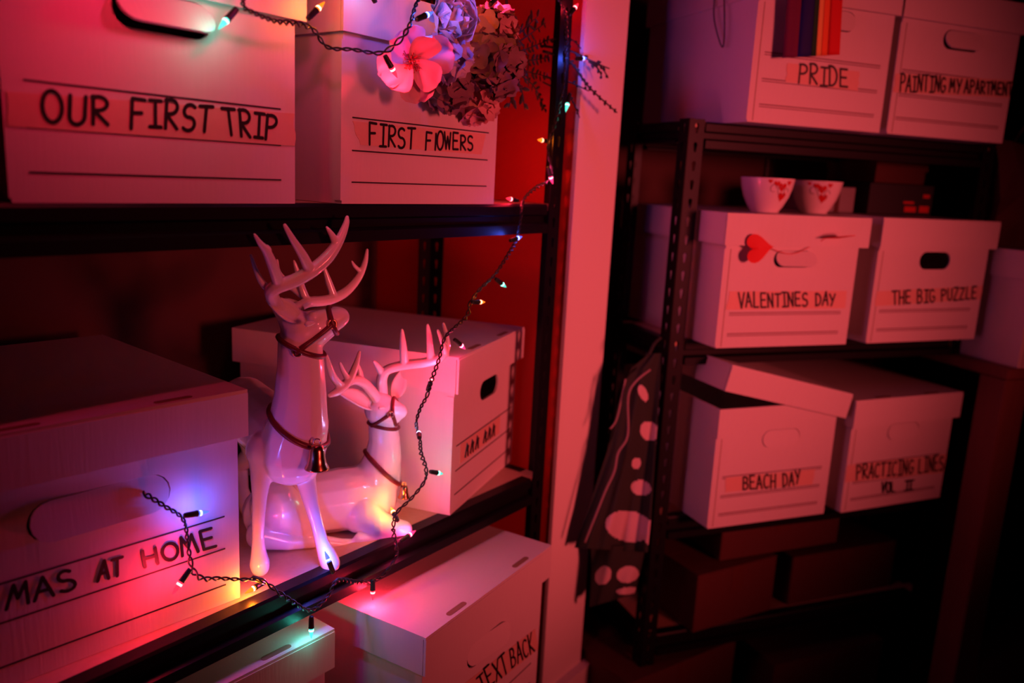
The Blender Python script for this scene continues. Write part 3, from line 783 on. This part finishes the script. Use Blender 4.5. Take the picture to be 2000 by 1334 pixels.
def put(name, me, parent, pos, rot, sc=1.0):
    o = bpy.data.objects.new(name, me); COL.objects.link(o); o.parent = parent
    m = rot.copy(); 
    m = m @ Matrix.Scale(sc, 4); m.translation = pos; o.matrix_local = m; return o
def flower_root(name, parent, pos, n, label):
    e = empty(name, (0, 0, 0)); e.parent = parent; m = aim(n); m.translation = pos; e.matrix_local = m; e['label'] = label; return e
bq = empty('flower_bouquet', LP(890, 120, .765)); BO = bq.location.copy()
tag(bq, 'bunch of artificial blossoms with ferny sprigs hung on the FIRST FLOWERS box', 'bouquet')
VIEW = ((CAM - BO).normalized() * .75 - NL * .35).normalized()
rnd = random.Random(11)
# full cream bloom of nested petals
me_out = petal_mesh('outer_petal', 'white_petal', .036, .024, .35, .9, wav=.0016); me_in = petal_mesh('inner_petal', 'white_petal', .026, .017, .55, 1.7, wav=.0012)
pe = flower_root('peony', bq, LP(876, 40, .742) - BO, VIEW + Vector((0, 0, .1)), 'full cream bloom of nested petals')
for ring, (cnt, tilt, me, sc, z) in enumerate(((8, .35, me_out, 1.12, 0), (8, .75, me_out, .95, .002), (7, 1.05, me_in, 1.0, .004), (6, 1.25, me_in, .8, .006), (4, 1.4, me_in, .55, .009))):
    for k in range(cnt):
        a = 2 * math.pi * (k + .5 * (ring % 2)) / cnt + rnd.uniform(-.15, .15)
        put('petal', me, pe, (0, 0, z), Matrix.Rotation(a, 4, 'Z') @ Matrix.Translation((.003, 0, 0)) @ Matrix.Rotation(-tilt - rnd.uniform(-.1, .1), 4, 'Y'), sc * rnd.uniform(.93, 1.08))
# open blush blossom with crimson stamens
me_pk = petal_mesh('blush_petal', 'pink_petal', .052, .0225, .30, .55, nu=9, nv=8, wav=.0035)
op = flower_root('open_blossom', bq, LP(800, 118, .742) - BO, (VIEW - Vector((0, 0, .15))), 'open blush blossom with crimson stamens')
for k in range(8):
    a = 2 * math.pi * k / 8 + .3 + rnd.uniform(-.12, .12)
    put('petal', me_pk, op, (0, 0, .003 * (k % 2)), Matrix.Rotation(a, 4, 'Z') @ Matrix.Rotation((-.02, -.22)[k % 2] - rnd.uniform(0, .15), 4, 'Y') @ Matrix.Rotation(rnd.uniform(-.35, .35), 4, 'X'), rnd.uniform(.85, 1.08))
bm = bmesh.new()
for k in range(70):
    a, e = rnd.uniform(0, 6.283), rnd.uniform(.15, 1.15); ln = rnd.uniform(.010, .017)
    d = Vector((math.cos(a) * math.sin(e), math.sin(a) * math.sin(e), math.cos(e)))
    tube(bm, [(0, 0, 0), d * ln * .6 + Vector((0, 0, .001)), d * ln], .00035, 4)
    bmesh.ops.create_icosphere(bm, subdivisions=1, radius=.0009, matrix=Matrix.Translation(d * ln))
obj('stamens', bm, 'stamen', op)
# hydrangea heads: domes of four-petalled florets
def floret_mesh(m, s):
    bm = bmesh.new()
    for k in range(4):
        g = []
        for i in range(5):
            t = i / 4; w_ = s * .52 * math.sin(math.pi * (.08 + .80 * t)) ** .8
            g.append([bm.verts.new(Matrix.Rotation(k * math.pi / 2, 3, 'Z') @ Vector((s * t, q * w_, s * (.10 * t * t + .16 * q * q * t)))) for q in (-1, -.4, .4, 1)])
        for i in range(4):
            for j in range(3): bm.faces.new((g[i][j], g[i][j + 1], g[i + 1][j + 1], g[i + 1][j]))
    bmesh.ops.create_icosphere(bm, subdivisions=1, radius=s * .1, matrix=Matrix.Translation((0, 0, s * .06)))
    me = bpy.data.meshes.new('floret'); bm.to_mesh(me); bm.free(); me.materials.append(MB[m])
    for p in me.polygons: p.use_smooth = True
    return me
def hydrangea(px, py, D, rad, m, s, cnt, label, squash=1.0):
    me = floret_mesh(m, s); hd = flower_root('hydrangea_head', bq, LP(px, py, D) - BO, VIEW, label)
    bm = bmesh.new(); bmesh.ops.create_icosphere(bm, subdivisions=2, radius=rad * .62); obj('flower_core', bm, 'leaf', hd)
    for k in range(cnt):
        z = 1 - 1.75 * (k + .5) / cnt; a = k * 2.39996; r = math.sqrt(max(0, 1 - z * z))
        d = (Vector((r * math.cos(a), r * math.sin(a), z)) + Vector((rnd.uniform(-.16, .16), rnd.uniform(-.16, .16), rnd.uniform(-.16, .16)))).normalized()
        put('floret', me, hd, Vector((d.x, d.y * squash, d.z)) * rad * rnd.uniform(.78, .92), aim(d, rnd.uniform(0, 6.28)) @ Matrix.Rotation(rnd.uniform(-.35, .35), 4, 'X'), rnd.uniform(.88, 1.2))
hydrangea(957, 128, .756, .047, 'dark_petal', .0195, 44, 'dusky mauve hydrangea head')
hydrangea(872, 112, .738, .025, 'blue_petal', .0215, 14, 'pale lilac hydrangea cluster')
hydrangea(962, 58, .762, .034, 'rose_petal', .0185, 26, 'dusky rose hydrangea cluster')
hydrangea(872, 168, .762, .030, 'dark_petal', .0195, 22, 'small dark hydrangea cluster under the blossom')
hydrangea(930, 200, .772, .027, 'rose_petal', .0180, 18, 'pale rose cluster at the bottom of the bunch')
# ferny sprigs
def sprig(pts, leaf_len, n, r=.0011, m='leaf', wid=.0026):
    r *= 1.5; wid *= 1.8; n = int(n * 1.3)
    P = catmull([LP(*p) - BO for p in pts], 6); bm = bmesh.new(); tube(bm, P, [r * (1 - .6 * i / len(P)) for i in range(len(P))], 5)
    for k in range(n):
        i = int((.22 + .78 * k / n) * (len(P) - 1)); p = P[i]; t = (P[min(i + 1, len(P) - 1)] - P[max(i - 1, 0)]).normalized()
        s = t.cross(NL).normalized() * (1 if k % 2 else -1); d = (t * .75 + s * .65 + Vector((rnd.uniform(-.2, .2), rnd.uniform(-.2, .2), rnd.uniform(-.2, .2)))).normalized()
        ll = leaf_len * rnd.uniform(.75, 1.15) * (1 - .4 * k / n)
        tube(bm, [p, p + d * ll * .4, p + d * ll * .8, p + d * ll], [.0005, wid * .6, wid * .45, .0003], 5, flat=.4)
    obj('leaf_sprig', bm, m, bq, smooth=True)
sprig([(985, 90, .79), (1020, 60, .80), (1052, 30, .81)], .026, 8)
sprig([(985, 100, .79), (1030, 70, .81), (1066, 44, .82)], .024, 9)
sprig([(985, 110, .79), (1030, 95, .82), (1072, 78, .835)], .018, 16, wid=.003)
sprig([(985, 115, .79), (1030, 118, .82), (1074, 112, .835)], .018, 16, wid=.003)
sprig([(985, 125, .79), (1030, 140, .82), (1072, 150, .835)], .020, 14, wid=.003)
sprig([(985, 130, .79), (1040, 165, .82), (1066, 220, .83)], .016, 14)
sprig([(980, 130, .79), (1015, 165, .80), (1025, 215, .80)], .030, 5, wid=.0035)
sprig([(975, 140, .79), (1000, 175, .80), (993, 212, .80)], .028, 4, wid=.0035)
sprig([(990, 70, .79), (1000, 40, .80), (985, 12, .80)], .024, 6)
sprig([(1060, 100, .83), (1112, 120, .80), (1150, 170, .765), (1205, 220, .75)], .010, 24, .0018, wid=.0022)
sprig([(1060, 90, .83), (1115, 100, .80), (1160, 122, .765), (1190, 134, .755)], .012, 6, .0016)
sprig([(1150, 118, .768), (1172, 128, .76), (1188, 152, .757)], .012, 4, .0014)
sprig([(1150, 120, .768), (1168, 134, .76), (1176, 152, .757)], .010, 4, .0014)
sprig([(1060, 150, .83), (1110, 160, .80), (1150, 178, .768)], .010, 5, .0014)
sprig([(1060, 160, .83), (1112, 190, .80), (1132, 230, .775)], .012, 6, .0012)
sprig([(1060, 80, .83), (1110, 75, .80), (1135, 95, .775)], .010, 4, .0012)
bm = bmesh.new()
for a in range(5): tube(bm, [LP(900 + a * 8, 120, .775) - BO, LP(975, 118 + a * 3, .785) - BO], .0016, 6)
obj('stem_bundle', bm, 'stem', bq)
print('bouquet done')

# ------------------------------------------------------------------ things on and by the right unit
# rainbow flag over the PRIDE box
def cloth(name, rows, cols, fn, mats, mi, parent, thick=.0012):
    bm = bmesh.new()
    def grid(s): return [[bm.verts.new(fn(i / cols, j / rows, s)) for i in range(cols + 1)] for j in range(rows + 1)]
    a = grid(0); b = grid(thick)
    for j in range(rows):
        for i in range(cols):
            m = mi((i + .5) / cols, (j + .5) / rows)
            for g, fl in ((a, 0), (b, 1)):
                q = (g[j][i], g[j][i + 1], g[j + 1][i + 1], g[j + 1][i]); f = bm.faces.new(q[::-1] if fl else q); f.material_index = m
    for j in range(rows):
        for i in (0, cols):
            f = bm.faces.new((a[j][i], a[j + 1][i], b[j + 1][i], b[j][i])); f.material_index = mi(min(.99, i / cols), (j + .5) / rows)
    for i in range(cols):
        for j in (0, rows):
            f = bm.faces.new((a[j][i], b[j][i], b[j][i + 1], a[j][i + 1])); f.material_index = mi((i + .5) / cols, min(.99, j / rows))
    return obj(name, bm, mats, parent, smooth=True)
fl = empty('rainbow_flag', RP(1590, 0, DR - .02)); tag(fl, 'small rainbow striped flag hanging over the PRIDE box front', 'flag'); FO = fl.location.copy()
stripe = [0, .26, .50, .585, .67, .78, 1.0]
for k, mname in enumerate(('f_violet', 'f_blue', 'f_green', 'f_yellow', 'f_orange', 'f_red')):
    def fn(u, v, s, k=k):
        q = stripe[k] + (stripe[k + 1] - stripe[k]) * u
        x = 1545 + (1651 - 1545) * q + v * (-17 + 6 * q); y = -95 + v * (208 - 6 * q)
        return RP(x, y, DR - .028 + .006 * math.sin(q * 7 + v * 2) + s) - FO
    cloth('stripe', 16, 3, fn, [mname], lambda u, v: 0, fl)
bm = bmesh.new(); tube(bm, [RP(1540, -97, DR - .028) - FO, RP(1658, -92, DR - .028) - FO], .003, 8); obj('flag_rod', bm, 'wood', fl)
# loose cord loop down the PRIDE box side
bm = bmesh.new()
c = [RP(1398, -25, 1.415), RP(1394, 25, 1.415), RP(1400, 62, 1.412), RP(1411, 92, 1.408), RP(1415, 60, 1.403), RP(1414, -25, 1.400)]
sd = R(.918 - .013, 0, 0).dot(EXR)
c = [CAM + (p - CAM) * (sd / (p - CAM).dot(EXR)) for p in c]
tube(bm, catmull([p - c[0] for p in c], 8), .0013, 6); tag(obj('cord_loop', bm, 'cord', None, c[0], smooth=True), 'thin dark cord looped down the side of the PRIDE box', 'cord')

# bowls on the VALENTINES DAY lid
def heart2d(n=20):
    return [(.5 * 16 * math.sin(t) ** 3 / 16, .5 * (13 * math.cos(t) - 5 * math.cos(2 * t) - 2 * math.cos(3 * t) - math.cos(4 * t)) / 15) for t in [2 * math.pi * k / n for k in range(n)]]
zl = ZR[1] + .253
def bowl(px, D, label, face):
    p = RP(px, 415, D); p.z = H + zl + .0005; root = empty('bowl', p); tag(root, label, 'bowl', 'two white bowls with heart print')
    bm = bmesh.new()
    prof = [(0, .006), (.022, .006), (.024, 0), (.027, 0), (.028, .004), (.034, .012), (.043, .030), (.0485, .048), (.0515, .0645), (.0518, .066), (.0505, .066), (.0470, .048), (.041, .031), (.032, .015), (.020, .009), (0, .009)]
    lathe(bm, prof, 40); obj('bowl_body', bm, 'bowl', root, smooth=True)
    def on(a, z, off=.0005):
        for (r0, z0), (r1, z1) in zip(prof[4:9], prof[5:10]):
            if z0 <= z <= z1: r = r0 + (r1 - r0) * (z - z0) / (z1 - z0); break
        return Vector(((r + off) * math.cos(a), (r + off) * math.sin(a), z))
    v = (CAM - p); base = math.atan2(v.y, v.x) + face
    for da, z, s, m in ((.0, .050, .014, 'print_red'), (.30, .058, .008, 'print_red'), (-.25, .056, .009, 'print_red'), (.10, .032, .015, 'print_red'), (-.5, .060, .006, 'print_red')):
        bm = bmesh.new(); h2 = heart2d(); cv = bm.verts.new(on(base + da, z, .0007)); vs = [bm.verts.new(on(base + da + x * s * 1.3 / .048, max(.013, min(.0640, z + y * s * 1.3)))) for x, y in h2]
        for k in range(len(vs)): bm.faces.new((cv, vs[k], vs[(k + 1) % len(vs)]))
        obj('heart_print', bm, m, root)
    bm = bmesh.new()
    for q in range(3):
        pts = [on(base - .35 + q * .3 + .12 * math.cos(t), .047 + .007 * math.sin(t) - q * .003, .0003) for t in [k * 5.2 / 14 for k in range(15)]]
        tube(bm, pts, .0006, 5)
    obj('scroll_print', bm, 'print_grey', root)
bowl(1492, 1.350, 'left white bowl with red heart print on the VALENTINES DAY lid', .62)
bowl(1588, 1.392, 'right white bowl with red heart print on the VALENTINES DAY lid', .25)

# paper hearts strung across the VALENTINES DAY handle
hg = empty('heart_garland', RP(1480, 480, DR - .012)); tag(hg, 'red paper hearts strung across the VALENTINES DAY handle', 'garland'); HO = hg.location.copy()
def paper_heart(px, py, D, size, rot, yaw):
    p = RP(px, py, D) - HO; pts = heart2d(28)
    m = Matrix.Translation(p) @ Matrix.Rotation(ROTR + yaw, 4, 'Z') @ Matrix.Rotation(rot, 4, 'Y')
    bm = bmesh.new(); fr = [bm.verts.new(m @ Vector((x * size, 0, y * size))) for x, y in pts]; bk = [bm.verts.new(m @ Vector((x * size, .001, y * size))) for x, y in pts]
    c0, c1 = bm.verts.new(m @ Vector((0, -.002, 0))), bm.verts.new(m @ Vector((0, -.001, 0)))
    for k in range(len(pts)):
        j = (k + 1) % len(pts); bm.faces.new((c0, fr[k], fr[j])); bm.faces.new((c1, bk[j], bk[k])); bm.faces.new((fr[k], bk[k], bk[j], fr[j]))
    obj('paper_heart', bm, 'heart', hg)
paper_heart(1481, 485, DR - .024, .054, math.radians(-98), math.radians(-14))
paper_heart(1636, 462, DR - .030, .060, math.radians(82), math.radians(4))
hg.children[-1].matrix_local = Matrix.Translation(RP(1636, 464, DR - .030) - HO) @ Matrix.Rotation(ROTR, 4, 'Z') @ Matrix.Rotation(math.radians(80), 4, 'X') @ Matrix.Rotation(-ROTR, 4, 'Z') @ Matrix.Translation(-(RP(1636, 464, DR - .030) - HO))
bm = bmesh.new(); tube(bm, catmull([RP(1502, 484, DR - .006) - HO, RP(1545, 496, DR - .004) - HO, RP(1590, 478, DR - .006) - HO, RP(1612, 466, DR - .02) - HO], 8), .0007, 5); obj('thread', bm, 'heart', hg)

# spotted robe hanging on the left end of the right unit
rb = empty('spotted_robe', RP(1235, 1000, 1.31)); tag(rb, 'dark green robe with big pale spots hanging between the two shelving units', 'robe'); RO = rb.location.copy()
prof_l = [(690, 1268), (720, 1232), (760, 1215), (820, 1200), (880, 1186), (940, 1166), (1000, 1147), (1040, 1131), (1070, 1122)]
prof_r = [(690, 1292), (720, 1290), (760, 1288), (820, 1284), (880, 1280), (940, 1276), (1000, 1272), (1040, 1268), (1078, 1264)]
def lerp_prof(pr, y):
    for (y0, x0), (y1, x1) in zip(pr, pr[1:]):
        if y <= y1: return x0 + (x1 - x0) * max(0, (y - y0)) / (y1 - y0)
    return pr[-1][1]
SPOTS = [(1256, 768, 8, 17, -.4), (1268, 842, 17, 20, -.5), (1243, 905, 9, 11, .3), (1252, 953, 20, 15, .2), (1228, 1028, 46, 30, .18), (1276, 1040, 22, 26, 0)]
def spot_at(x, y, sp):
    for cx, cy, rx, ry, a in sp:
        dx, dy = x - cx, y - cy; u, v = dx * math.cos(a) + dy * math.sin(a), -dx * math.sin(a) + dy * math.cos(a)
        if (u / rx) ** 2 + (v / ry) ** 2 < 1: return 1
    return 0
def robe_xy(u, v):
    y = 690 + v * (1070 - 690); return lerp_prof(prof_l, y) * (1 - u) + lerp_prof(prof_r, y) * u, y + 9 * u * v
def robe_fn(u, v, s):
    x, y = robe_xy(u, v)
    return RP(x, y, 1.352 + .014 * math.sin(u * 9 + v * 2) * (.3 + .7 * v) + .006 * math.sin(u * 23 + 1) * v - .02 * v + s) - RO
cloth('robe_body', 130, 70, robe_fn, ['robe', 'spotm'], lambda u, v: spot_at(*robe_xy(u, v), SPOTS), rb, .004)
SP2 = [(1178, 1124, 15, 19, .5), (1226, 1122, 22, 16, -.2), (1225, 1154, 22, 7, -.1)]
def slv(u, v):
    y = 1066 + v * (1186 - 1066); x0 = 1153 + 2 * math.sin(v * 4); x1 = 1262 - 22 * v; return x0 * (1 - u) + x1 * u, y - 26 * u * v * v
def slv_fn(u, v, s):
    x, y = slv(u, v); return RP(x, y, 1.368 - .03 * math.sin(math.pi * u) + .008 * math.sin(u * 11 + v * 3) + s) - RO
cloth('robe_sleeve', 60, 50, slv_fn, ['robe', 'spotm'], lambda u, v: spot_at(*slv(u, v), SP2), rb, .006)
bm = bmesh.new()
ed = [(1268, 722), (1240, 745), (1225, 775), (1224, 850), (1205, 885), (1198, 920), (1180, 960), (1160, 1010), (1140, 1060)]
tube(bm, catmull([RP(x + 2, y, 1.323 - .012 * k / 8) - RO for k, (x, y) in enumerate(ed)], 5), .0024, 6); obj('piping', bm, 'piping', rb, smooth=True)
bm = bmesh.new(); tube(bm, catmull([RP(1222, 740, 1.336) - RO, RP(1214, 780, 1.334) - RO, RP(1204, 820, 1.332) - RO, RP(1192, 838, 1.331) - RO], 5), .0018, 6); obj('piping', bm, 'piping', rb, smooth=True)
bm = bmesh.new(); tube(bm, catmull([RP(1268, 692, 1.31) - RO, RP(1278, 672, 1.318) - RO, RP(1290, 660, 1.34) - RO], 6), .003, 6); obj('hanging_loop', bm, 'robe', rb, smooth=True)

# dull red-brown cartons low on the right unit
def carton(x0, D0, z0, wd, dp, hg_, rz, label, m='redcard', flap=True):
    root = empty('carton', R(x0, D0, z0), ROTR + math.radians(rz)); tag(root, label, 'carton', 'plain brown cartons on the low shelves')
    bm = bmesh.new(); bx(bm, 0, wd, 0, dp, 0, hg_ - .002); bev(bm, .002); obj('carton_body', bm, m, root)
    bm = bmesh.new(); bx(bm, 0, wd, 0, dp / 2 - .0008, hg_ - .002, hg_ + .0008); obj('top_flap', bm, m, root)
    bm = bmesh.new(); bx(bm, 0, wd, dp / 2 + .0008, dp, hg_ - .002, hg_ + .0008); obj('top_flap', bm, m, root)
    bm = bmesh.new(); bx(bm, wd / 2 - .018, wd / 2 + .018, -.0006, .0002, hg_ * .55, hg_ - .002); obj('packing_tape', bm, 'tape_brown', root)
MB['tape_brown'] = mat('brown_packing_tape', (.11, .03, .02), .4)
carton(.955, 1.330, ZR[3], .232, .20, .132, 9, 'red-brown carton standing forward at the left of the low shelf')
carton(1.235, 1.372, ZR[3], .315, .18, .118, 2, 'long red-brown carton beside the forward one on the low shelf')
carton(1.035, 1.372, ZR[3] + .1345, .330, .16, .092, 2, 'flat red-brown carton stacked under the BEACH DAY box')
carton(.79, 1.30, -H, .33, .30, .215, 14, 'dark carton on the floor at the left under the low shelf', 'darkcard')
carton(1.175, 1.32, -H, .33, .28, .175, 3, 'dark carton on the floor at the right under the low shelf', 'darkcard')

# black printed carton and pale carton behind the puzzle box
zp = ZR[1] + .2555
def small_box(name, x0, D0, z0, wd, dp, hg_, rz, m, label, cat):
    root = empty(name, R(x0, D0, z0), ROTR + math.radians(rz)); tag(root, label, cat)
    bm = bmesh.new(); bx(bm, 0, wd, 0, dp, 0, hg_); bev(bm, .0015); obj('carton_body', bm, m, root); return root
sb = small_box('game_box', 1.365, 1.43, zp, .185, .17, .068, 0, 'black', 'black box with small red print lying on the puzzle box', 'box')
for (a, b_, c0, c1) in ((.105, .138, .008, .020), (.148, .176, .008, .022), (.155, .174, .040, .048), (.10, .13, .026, .031)):
    bm = bmesh.new(); bx(bm, a, b_, -.0006, .0003, c0, c1); obj('print_mark', bm, 'heart', sb)
sb2 = small_box('gift_box', 1.395, 1.45, zp + .0688, .155, .14, .045, 4, 'redcard', 'dim red box on top of the black printed box', 'box')
bm = bmesh.new(); bx(bm, -.003, .158, -.003, .143, .030, .048); obj('box_lid', bm, 'redcard', sb2)
sb3 = small_box('paper_pack', 1.262, 1.45, zp, .08, .14, .055, -3, 'greyp', 'small grey pack left of the black printed box', 'pack')
bm = bmesh.new(); bx(bm, .028, .040, -.0008, .1408, -.0003, .0558); obj('paper_band', bm, 'redcard', sb3)

# side table at the far right with another storage box and a dark bag
tx, td, tz = 1.595, 1.20, -.348
storage_box(R(tx + .012, td, tz), ROTR, w=.31, h=.245, d=.37, label='plain white storage box on the side table at the right picture edge', group=G, seed=20, linemat='line_pale')
tbl = empty('side_table', R(tx - .02, td - .005, -H), ROTR); tag(tbl, 'brown wooden side table at the right beside the black shelving', 'table')
zt = tz + H
bm = bmesh.new(); bx(bm, 0, .42, 0, .44, zt - .024, zt - .0005); bev(bm, .003); obj('table_top', bm, 'wood', tbl)
for (lx, ly) in ((.005, .005), (.345, .005), (.005, .37), (.345, .37)):
    bm = bmesh.new(); bx(bm, lx, lx + .07, ly, ly + .065, 0, zt - .024); bev(bm, .003); obj('leg', bm, 'wood', tbl)
bm = bmesh.new(); bx(bm, .075, .345, .02, .04, zt - .09, zt - .024); obj('apron', bm, 'wood', tbl)
bg = empty('paper_bag', R(tx + .03, td + .05, tz + .246)); tag(bg, 'crumpled dark paper bag standing on the right-edge box', 'bag')
bm = bmesh.new(); rnd2 = random.Random(5)
rings = []
for k, (z, rx, ry) in enumerate(((0, .10, .075), (.05, .115, .085), (.11, .10, .07), (.17, .12, .05), (.22, .13, .03))):
    rg = []
    for q in range(14):
        a = q * 2 * math.pi / 14; jr = 1 + rnd2.uniform(-.13, .13)
        rg.append(bm.verts.new(EXR * (.12 + rx * jr * math.cos(a)) + NR * (.12 + ry * jr * math.sin(a)) + Vector((0, 0, z + (rnd2.uniform(-.012, .012) if z > 0 else 0)))))
    rings.append(rg)
for a, b in zip(rings, rings[1:]):
    for q in range(14): bm.faces.new((a[q], a[(q + 1) % 14], b[(q + 1) % 14], b[q]))
bm.faces.new(rings[0][::-1]); obj('bag_body', bm, 'darkcard', bg)
bm = bmesh.new(); tube(bm, catmull([EXR * .06 + NR * .12 + Vector((0, 0, .20)), EXR * .08 + NR * .10 + Vector((0, 0, .27)), EXR * .16 + NR * .10 + Vector((0, 0, .275)), EXR * .18 + NR * .12 + Vector((0, 0, .20))], 6), .002, 6); obj('bag_handle', bm, 'cord', bg)
# thin cable down the back wall
bm = bmesh.new(); p0 = RP(1498, 330, 1.74); tube(bm, [Vector((0, 0, .2)), Vector((0, 0, 0)), Vector((.001, 0, -.3))], .004, 6); tag(obj('wall_cable', bm, 'cord', None, p0), 'thin dark cable running down the wall behind the bowls', 'cable')
print('all done')
